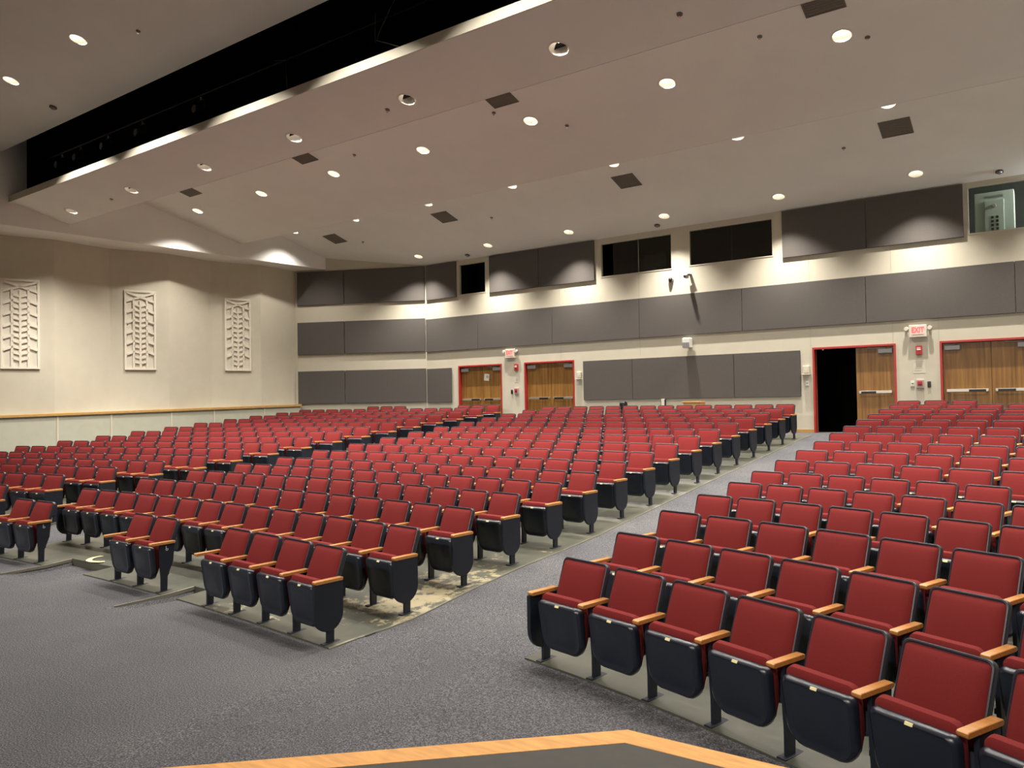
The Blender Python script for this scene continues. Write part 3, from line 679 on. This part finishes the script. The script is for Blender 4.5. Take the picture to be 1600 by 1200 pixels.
# ------------------------------------------------------------------ back wall fittings
def text(s, size, m, parent, loc, name='lettering'):
    c = bpy.data.curves.new(name, 'FONT'); c.body = s; c.size = size; c.extrude = .003; c.align_x = 'CENTER'; c.align_y = 'CENTER'; c.offset = .006
    tmp = bpy.data.objects.new('tmp', c); COL.objects.link(tmp)
    dg = bpy.context.evaluated_depsgraph_get(); me = bpy.data.meshes.new_from_object(tmp.evaluated_get(dg))
    bpy.data.objects.remove(tmp); bpy.data.curves.remove(c)
    me.materials.clear(); me.materials.append(m)
    o = bpy.data.objects.new(name, me); COL.objects.link(o); o.parent = parent; o.location = loc; o.rotation_euler = (math.pi/2, 0, 0); return o
def exit_sign(x, z, label):
    o = thing('exit_sign', label, 'exit sign', (x, YB, z), 0, 'lit exit signs')
    obj('housing', B(-.20, .20, -.10, 0, -.16, .15, .012), M['offwhite'], o)
    f = obj('face', B(-.135, .135, -.106, -.10, -.085, .115), M['signpink'], o)
    t = text('EXIT', .19, M['signred'], f, (0, -.108, .015)); t.scale = (.72, 1, 1)
    for s in (-1, 1):
        bm = bmesh.new(); cyl(bm, (s*.26, -.06, .06), .055, -.05, 14, 'y', .045); cyl(bm, (s*.26, -.06, .06), .03, .05, 10, 'y')
        h = obj('emergency_lamp', bm, M['offwhite'], o, True)
        bm = bmesh.new(); tube(bm, [(s*.19, -.05, .03), (s*.25, -.04, .05)], .014, 8); obj('bracket', bm, M['offwhite'], h)
exit_sign(-2.69, 3.845, 'large lit red EXIT sign between the open doorway and the last door')
exit_sign(-15.21, 3.90, 'small far EXIT sign between the two closed double doors')
def strobe(x, z, label):
    o = thing('alarm_strobe', label, 'fire alarm', (x, YB, z), 0, 'red fire alarm strobes')
    obj('housing', B(-.07, .07, -.06, 0, -.115, .115, .012), M['redplastic'], o)
    obj('lens', B(-.045, .045, -.075, -.06, .0, .03, .004), M['white'], o)
    obj('lettering_bar', B(-.04, .04, -.063, -.06, .05, .066), M['white'], o)
strobe(-2.685, 3.36, 'red alarm strobe below the large exit sign'); strobe(-14.99, 3.41, 'red alarm strobe below the small exit sign')
def pull(x, z, label):
    o = thing('pull_station', label, 'fire alarm pull', (x, YB, z), 0, 'fire alarm pull stations')
    obj('cover', B(-.085, .085, -.05, -.0, -.11, .11, .012), M['pinkclear'], o)
    obj('red_box', B(-.055, .055, -.06, -.05, -.05, .07, .006), M['redplastic'], o)
    obj('handle', B(-.04, .04, -.066, -.06, -.02, .0), M['blackgloss'], o)
pull(-2.68, 2.515, 'pink fire alarm pull station under the papers, large exit sign above'); pull(-15.0, 2.595, 'fire alarm pull station between the two closed doors')
for x, z, l in ((-2.48, 2.50, 'black card reader beside the pull station of the large exit sign'), (-15.2, 2.57, 'black card reader between the two closed doors')):
    o = thing('card_reader', l, 'card reader', (x, YB, z)); obj('body', B(-.037, .037, -.025, 0, -.072, .072, .006), M['blackgloss'], o); obj('plate_light', B(-.008, .008, -.027, -.025, .04, .05), M['greymetal'], o)
for x, z, l in ((-2.852, 2.535, 'white switch plate on the other side of the pull station, near the open doorway'), (-5.405, 2.61, 'white outlet plate beside the open doorway, under the dispenser')):
    o = thing('switch_plate', l, 'switch', (x, YB, z)); obj('plate', B(-.04, .04, -.008, 0, -.065, .065, .003), M['white'], o); obj('toggle', B(-.025, .025, -.014, -.008, -.012, .004), M['blackgloss'], o)
    obj('lower_plate', B(-.045, .045, -.012, 0, -.105, -.085), M['greymetal'], o)
def papers(x, z, w_, h_, label, rows=5):
    o = thing('wall_notice', label, 'paper notice', (x, YB, z)); obj('sheet', B(-w_/2, w_/2, -.004, -.001, -h_/2, h_/2), M['paper'], o)
    bm = bmesh.new(); rnd = random.Random(int(abs(x)*100))
    for i in range(rows):
        zz_ = h_/2-.04-i*(h_-.06)/rows; a = rnd.uniform(-.42, -.2)*w_; b = rnd.uniform(.15, .42)*w_
        box(bm, a, b, -.0055, -.004, zz_-.012, zz_)
    obj('faint_marks', bm, M['papergrey'], o)
papers(-2.69, 2.95, .27, .33, 'pale sheet with faint scribbles under the large exit sign strobe')
papers(-15.0, 2.98, .17, .17, 'pale sheet under the small exit sign strobe', 3)
o = thing('door_notice', 'white paper taped to the first closed double door', 'paper notice', (-16.36, YB+.10, 3.11)); o.rotation_euler = (0, .12, 0)
obj('sheet', B(-.11, .11, -.006, -.003, -.12, .12), M['white'], o); obj('print', B(-.02, .08, -.0075, -.006, -.02, .07), M['papergrey'], o)
def dispenser(x, z, label):
    o = thing('wall_dispenser', label, 'dispenser', (x, YB, z), 0, 'white wall dispensers')
    obj('body', B(-.085, .085, -.07, 0, -.06, .14, .02), M['wall'], o)
    obj('tray', B(-.11, .10, -.13, 0, -.105, -.085, .004), M['offwhite'], o)
    bm = bmesh.new(); cyl(bm, (0, -.09, .05), .05, -.006, 16, 'y'); obj('window', bm, M['offwhite'], o)
dispenser(-5.41, 2.94, 'white dispenser with tray beside the open doorway'); dispenser(-12.51, 3.03, 'white dispenser with tray beside the second closed door')
o = thing('wall_speaker', 'white box speaker on the back wall between two rows of panels', 'speaker', (-8.72, YB, 3.83))
obj('cabinet', B(-.13, .11, -.30, -.06, -.10, .20, .03), M['white'], o); obj('grille', B(-.115, .095, -.305, -.30, -.085, .06, .003), M['greymetal'], o); obj('bracket', B(-.05, .05, -.06, 0, -.05, .10), M['greymetal'], o)
o = thing('dome_camera', 'round dome camera below the wide booth window', 'camera', (-9.27, YB, 5.82))
bm = bmesh.new(); cyl(bm, (0, 0, 0), .085, -.05, 20, 'y', .075); obj('mount', bm, M['greymetal'], o)
bm = bmesh.new(); bmesh.ops.create_uvsphere(bm, u_segments=16, v_segments=10, radius=.06); bmesh.ops.translate(bm, verts=bm.verts, vec=(0, -.06, 0)); obj('dome', bm, M['blackgloss'], o, True)
o = thing('bullet_camera', 'small box camera on an arm below the double booth window', 'camera', (-8.66, YB, 5.86))
obj('arm', B(-.03, .05, -.16, 0, .02, .06), M['blackgloss'], o); obj('body', B(-.09, -.01, -.30, -.10, -.07, .02, .01), M['greymetal'], o)
bm = bmesh.new(); cyl(bm, (-.05, -.30, -.03), .035, -.04, 14, 'y'); obj('lens', bm, M['blackgloss'], o, True)
# things that show just above the last middle row
o = thing('control_box', 'narrow beige box with dark edges under the widest low panel', 'wall box', (-9.585, YB, FZ+.5))
obj('body', B(-.05, .05, -.10, 0, 0, .48, .006), M['offwhite'], o); obj('side_edge', B(.05, .065, -.09, 0, 0, .46), M['blackgloss'], o); obj('front_edge', B(-.062, -.05, -.10, -.06, 0, .44), M['blackgloss'], o)
o = thing('wooden_cabinet', 'light wood cabinet top showing above the last middle row', 'cabinet', (-8.30, 20.75, FZ))
obj('body', B(-.24, .24, -.2, .2, 0, .86, .006), M['trimwood'], o); obj('top', B(-.27, .26, -.22, .22, .86, .90, .006), M['oak_stage'], o); obj('side_panel', B(.24, .252, -.2, .2, .05, .86), M['oak'], o)
o = thing('black_hump', 'small black rounded hump showing above the last middle row', 'case', (-10.62, 20.95, FZ))  # unidentified dark hump, built as a plain rounded body
bm = bmesh.new(); loft(bm, [[(x*s, y*s*1.2, z) for x, y in rrect(-.1, .1, -.1, .1, (.04,)*4)] for z, s in ((0, .95), (.5, .95), (.80, .95), (.875, .92), (.905, .80), (.922, .55))]); obj('body', bm, M['blackgloss'], o, True)
obj('seam_band', B(-.098, .098, -.118, .118, .60, .62, .004), M['black'], o)

# ------------------------------------------------------------------ stage edge in front of the camera
SZ = .76; c0 = Vector((-1.65, 3.225)); dl = Vector((-.7265, -.6871)); drr = Vector((.9993, .0375))
def along(c, d, t): p = c+d*t; return (p.x, p.y)
nl = Vector((dl.y, -dl.x)); nl = nl if nl.dot(Vector((0, 0))-c0) > 0 else -nl
nr = Vector((-drr.y, drr.x)); nr = nr if nr.y < 0 else -nr
def inset(w_):
    # intersection of the two inset lines
    a = c0+nl*w_; b = c0+nr*w_
    den = dl.x*drr.y-dl.y*drr.x; t = ((b.x-a.x)*drr.y-(b.y-a.y)*drr.x)/den; return a+dl*t
ci = inset(.128); tL, tR_ = 8.6, 7.8
def poly(bm, pts, z): return bm.faces.new([bm.verts.new((x, y, z)) for x, y in pts])
bm = bmesh.new(); poly(bm, [(ci.x, ci.y), along(ci, dl, tL), (-7.9, -3), (-26.3, -3), (-26.3, -9), (6.1, -9), along(ci, drr, tR_)], SZ-.002)
struct('floor_stage', bm, M['stage'])
for nm, d, tt in (('trim_25', dl, tL), ('trim_26', drr, tR_)):
    bm = bmesh.new(); a, b = Vector((c0.x, c0.y)), c0+d*tt; q, p = ci+d*tt, ci
    loft(bm, [[(v.x, v.y, SZ-.045) for v in (a, b, q, p)], [(v.x, v.y, SZ) for v in (a, b, q, p)]])
    o = struct(nm, bm, M['oak_stage'])
bm = bmesh.new()
for d, tt in ((dl, tL), (drr, tR_)):
    a, b = inset(.02), inset(.02)+d*tt; quad(bm, (a.x, a.y, -.1), (b.x, b.y, -.1), (b.x, b.y, SZ-.03), (a.x, a.y, SZ-.03))
struct('wall_stage', bm, M['fascia'])

# ------------------------------------------------------------------ theatre seats
S0 = .56
def tilt_pts(pts, o, a, dn):
    """points (x, v) on a plane leaning back by angle a from origin o=(y,z), moved dn to the front"""
    s, c = math.sin(a), math.cos(a)
    return [(x, o[0]+v*s-dn*c, o[1]+v*c+dn*s) for x, v in pts]
BT = math.radians(19.5); BO = (.118, .425)
def m_back():
    bm = bmesh.new(); W, H, rc = .234, .440, .034; NX, NV = 14, 14
    us = [-1, -.985, -.95, -.88, -.75, -.5, -.25, 0, .25, .5, .75, .88, .95, .985, 1]; G_ = []
    for u in us:
        x = W*u; e = max(0, abs(x)-(W-rc)); cut = rc-math.sqrt(max(0, rc*rc-e*e)); row = []
        for t in us:
            t = (t+1)/2; v = cut+(H-2*cut)*t
            d = min(W-abs(x), v-cut*.6, H-cut*.6-v) if cut < rc*.98 else 0
            d = max(0, d); k = 1-math.exp(-d/.016)
            dn = .012+.026*k+.030*k*(1-((v-.17)/.27)**2)
            row.append(bm.verts.new(tilt_pts([(x, v)], BO, BT, dn)[0]))
        G_.append(row)
    n = len(us)
    for i in range(n-1):
        for j in range(n-1): bm.faces.new((G_[i][j], G_[i+1][j], G_[i+1][j+1], G_[i][j+1]))
    return bm
def m_shell():
    bm = bmesh.new(); W = .244
    def ring_(ins, dn): return tilt_pts(rrect(-W+ins, W-ins, -.15+ins, .456-ins, (.07,)*2+(.042,)*2, 5), BO, BT, dn)
    loft(bm, [ring_(.03, -.030), ring_(.006, -.024), ring_(0, -.012), ring_(0, .020), ring_(.004, .027), ring_(.012, .029), ring_(.018, .020)]); return bm
PT = math.radians(-7.5); PO = (-.050, .150)      # the folded pan leans forward at the top
def m_pan():
    bm = bmesh.new(); W = .236
    def ring_(ins, dn, k=1):
        base = rrect(-W+ins, W-ins, 0+ins, .402-ins*.6, (max(.025, .11-ins*.8),)*2+(max(.02, .045-ins*.3),)*2, 5)
        pts = [(x*(1-.06*max(0, .25-v)/.25), v-.018*(1-(x/W)**2)*(1 if v < .15 else 0)) for x, v in base]
        return tilt_pts(pts, PO, PT, dn)
    loft(bm, [ring_(.012, -.052), ring_(0, -.044), ring_(0, -.012), ring_(.010, .005), ring_(.026, .014), ring_(.040, .008), ring_(.08, .009), ring_(.13, .018)]); return bm
def m_cushion():
    bm = bmesh.new(); W = .226
    def ring_(ins, dn, top): return tilt_pts(rrect(-W+ins, W-ins, .03+ins+max(0, -dn-.046)*1.9, top-ins*.5, (.06, .06, .05, .05), 4), PO, PT, dn)
    loft(bm, [ring_(.02, -.030, .405), ring_(.006, -.036, .428), ring_(.0, -.052, .446), ring_(.0, -.090, .450), ring_(.014, -.122, .436), ring_(.05, -.142, .38)]); return bm
def m_arm():
    bm = bmesh.new(); rings = []
    for x, y0_, y1_, z0_, z1_ in ((0, 0, 0, 0, 0),): pass
    prof = [(-.140, .590), (-.128, .577), (.165, .577), (.176, .585), (.176, .604), (.165, .611), (-.130, .611), (-.140, .604)]
    for x, k in ((-.029, .985), (-.025, 1), (.025, 1), (.029, .985)): rings.append([(x, .018+(y-.018)*k, .594+(z-.594)*(k if k == 1 else .8)) for y, z in prof])
    loft(bm, rings); return bm
def m_standard():
    bm = bmesh.new()
    prof = [(-.002, .0), (.072, .0), (.078, .18), (.150, .36), (.172, .577), (-.02, .577), (-.012, .30), (-.002, .18)]
    loft(bm, [[(-.014, y, z) for y, z in prof], [(.014, y, z) for y, z in prof]])
    box(bm, -.032, .032, -.055, .14, -.004, .010, .003)
    box(bm, -.05, .012, .04, .10, .20, .235, .004)
    return bm
def m_endpanel():
    bm = bmesh.new(); cy, r = .012, .165
    prof = [(cy-r, .577), (cy-r, .285)]+[(cy+r*math.cos(a), .285+r*1.02*math.sin(a)) for a in (math.pi+math.pi*k/14 for k in range(1, 14))]+[(cy+r, .285), (cy+r, .577)]
    def ring_(x, k): return [(x, cy+(y-cy)*k, .40+(z-.40)*(k if z < .57 else 1)) for y, z in prof]
    loft(bm, [ring_(-.018, .98), ring_(-.014, 1), ring_(.014, 1), ring_(.020, .975)]); return bm
def m_plate():
    bm = bmesh.new()
    def pl(o): return tilt_pts([(-.021, .383)], PO, PT, .0165+o)+tilt_pts([(.021, .383)], PO, PT, .0165+o)+tilt_pts([(.021, .3965)], PO, PT, .0075+o)+tilt_pts([(-.021, .3965)], PO, PT, .0075+o)
    p, q = pl(-.003), pl(.002)
    loft(bm, [p, q]); return bm
def m_isa():
    bm = bmesh.new(); x = .0165
    def rg(c, r0_, r1_, a0, a1, n=14):
        for k in range(n):
            a, b = a0+(a1-a0)*k/n, a0+(a1-a0)*(k+1)/n
            quad(bm, *[(x, c[0]+r*math.cos(t), c[1]+r*math.sin(t)) for r, t in ((r0_, a), (r1_, a), (r1_, b), (r0_, b))])
    rg((.07, .515), .012, .017, 2.2, 6.9); rg((.060, .549), 0, .005, 0, 6.28)
    quad(bm, (x, .056, .543), (x, .061, .543), (x, .067, .52), (x, .061, .52)); quad(bm, (x, .061, .52), (x, .084, .52), (x, .084, .524), (x, .061, .524))
    return bm
PARTS = {}
def part_mesh(name, bm, m, smooth=True):
    me = bpy.data.meshes.new(name); bmesh.ops.recalc_face_normals(bm, faces=bm.faces); bm.to_mesh(me); bm.free(); me.materials.append(M[m])
    if smooth:
        me.polygons.foreach_set('use_smooth', [True]*len(me.polygons)); me.set_sharp_from_angle(angle=math.radians(40))
    PARTS[name] = me
part_mesh('backrest', m_back(), 'fabric'); part_mesh('back_shell', m_shell(), 'navy_shell'); part_mesh('seat_pan', m_pan(), 'navy'); part_mesh('seat_cushion', m_cushion(), 'fabric')
part_mesh('armrest', m_arm(), 'oak'); part_mesh('standard', m_standard(), 'navy_steel', False); part_mesh('end_panel', m_endpanel(), 'navy_steel'); part_mesh('number_plate', m_plate(), 'plate', False); part_mesh('wheelchair_symbol', m_isa(), 'isa_white', False)

SEATS = []      # (block, row, seat index, x, y, z, angle, spacing, ends, count)
def add_row(b, i, th0, sp, n, ends=(True, True), k0=0, lab=None):
    R = radius(b, i)
    for k in range(n):
        th = th0+(k+.5)*sp/R; x, y = ptarc(b, i, th)
        SEATS.append(dict(b=b, i=i, k=k, n=n, x=x, y=y, z=zslab(x, y)+.014, a=-th, sp=sp, L=(k == 0 and ends[0]), Rr=(k == n-1 and ends[1]), L1=k == 0, lab=lab))
for b in 'clr':
    for i, (th, sp, n) in ROWS[b].items():
        add_row(b, i, th, sp, n, {'c': (True, True), 'l': (n == 13 and i > 6, True), 'r': (True, False)}[b])
R1 = radius('c', 1)
add_row('c', 1, .0704, .5705, 4, ('arm', True), lab='four')
add_row('c', 1, .0187, .5800, 2, ('arm', 'isa'), lab='pair')
add_row('c', 1, -.0601, .6100, 2, ('arm', 'isa'), lab='farpair')
add_row('l', 17, -.1870, .5865, 3, (True, True), lab='lastgroup')

def seat_label(s):
    row = ORD[s['i']-1]; b = s['b']
    if s['lab'] == 'four': return 'red folding seat, front row of middle block, %s from the doorway aisle' % ORD[3-s['k']]
    if s['lab'] == 'lastgroup': return 'red folding seat, group of three standing alone behind the side-wall block, %s from the wall' % ORD[s['k']]
    if s['lab'] == 'pair': return 'red folding seat of the front pair near the floor symbol, %s' % ('with a wheelchair sticker' if s['k'] == 1 else 'without a sticker')
    if s['lab'] == 'farpair': return 'red folding seat of the front pair at the far aisle, %s' % ('next to the floor gap' if s['k'] == 1 else 'next to the aisle')
    if b == 'c': return 'red folding seat, %s row of middle block, %s from the open-doorway aisle' % (row, ORD[s['n']-1-s['k']])
    if b == 'r': return 'red folding seat, %s row of stage-edge block, %s from aisle' % (row, ORD[s['k']])
    return 'red folding seat, %s row of side-wall block, %s from aisle' % (row, ORD[s['n']-1-s['k']])

GR = {'c': 'seats of the middle block', 'l': 'seats of the side-wall block', 'r': 'seats of the block by the stage edge'}
def seat_parts(s):
    out = [('backrest', 0), ('back_shell', 0), ('seat_pan', 0), ('seat_cushion', 0), ('armrest', .28), ('standard', .28)]
    if s['b'] != 'x': out.append(('number_plate', 0))
    if s['L1']: out += [('armrest', -.28), ('standard', -.28)]
    if s['L'] is True: out.append(('end_panel', -.29))
    if s['Rr'] is True: out.append(('end_panel', .285))
    if s['Rr'] == 'isa': out.append(('wheelchair_symbol', .28))
    return out
for s in SEATS: s['d'] = math.hypot(s['x'], s['y'])
SEATS.sort(key=lambda s: s['d'])
near, far = SEATS[:300], SEATS[300:]
for s in near:
    o = bpy.data.objects.new('theatre_seat', None); COL.objects.link(o); o.empty_display_size = .1
    o.location = (s['x'], s['y'], s['z']); o.rotation_euler = (0, 0, s['a']); o.scale = (s['sp']/S0, 1, 1)
    o['label'] = seat_label(s); o['category'] = 'theatre seat'; o['group'] = GR[s['b']]
    par = {}
    for nm, dx in seat_parts(s):
        c = bpy.data.objects.new(nm, PARTS[nm]); COL.objects.link(c); c.parent = o; c.location = (dx, 0, 0)
# the seats further back, smaller in the photo than those above, as one mass
mats = ['fabric', 'navy', 'oak', 'navy_steel', 'plate', 'isa_white', 'navy_shell']; mi_of = {'backrest': 0, 'seat_cushion': 0, 'back_shell': 6, 'seat_pan': 1, 'armrest': 2, 'standard': 3, 'end_panel': 3, 'number_plate': 4, 'wheelchair_symbol': 5}
cache = {}
for nm, me in PARTS.items():
    co = np.empty(len(me.vertices)*3); me.vertices.foreach_get('co', co); cache[nm] = (co.reshape(-1, 3), [tuple(p.vertices) for p in me.polygons])
VS, FS, MI = [], [], []; base = 0
for s in far:
    ca, sa = math.cos(s['a']), math.sin(s['a']); sc = s['sp']/S0
    for nm, dx in seat_parts(s):
        if nm == 'number_plate': continue
        co, fs = cache[nm]; x = co[:, 0]*sc+dx*sc; y = co[:, 1]
        VS.append(np.stack([s['x']+x*ca-y*sa, s['y']+x*sa+y*ca, s['z']+co[:, 2]], 1))
        FS += [tuple(v+base for v in f) for f in fs]; MI += [mi_of[nm]]*len(fs); base += len(co)
me = bpy.data.meshes.new('theatre_seating'); me.from_pydata(np.concatenate(VS).tolist(), [], FS)
for k in mats: me.materials.append(M[k])
me.polygons.foreach_set('material_index', MI); me.polygons.foreach_set('use_smooth', [True]*len(FS)); me.set_sharp_from_angle(angle=math.radians(40)); me.update()
o = bpy.data.objects.new('theatre_seating', me); COL.objects.link(o)
o['kind'] = 'stuff'; o['label'] = 'farther rows of red folding seats towards the back and side walls'; o['category'] = 'theatre seats'
print('SEATS', len(SEATS), 'near', len(near), 'far', len(far))
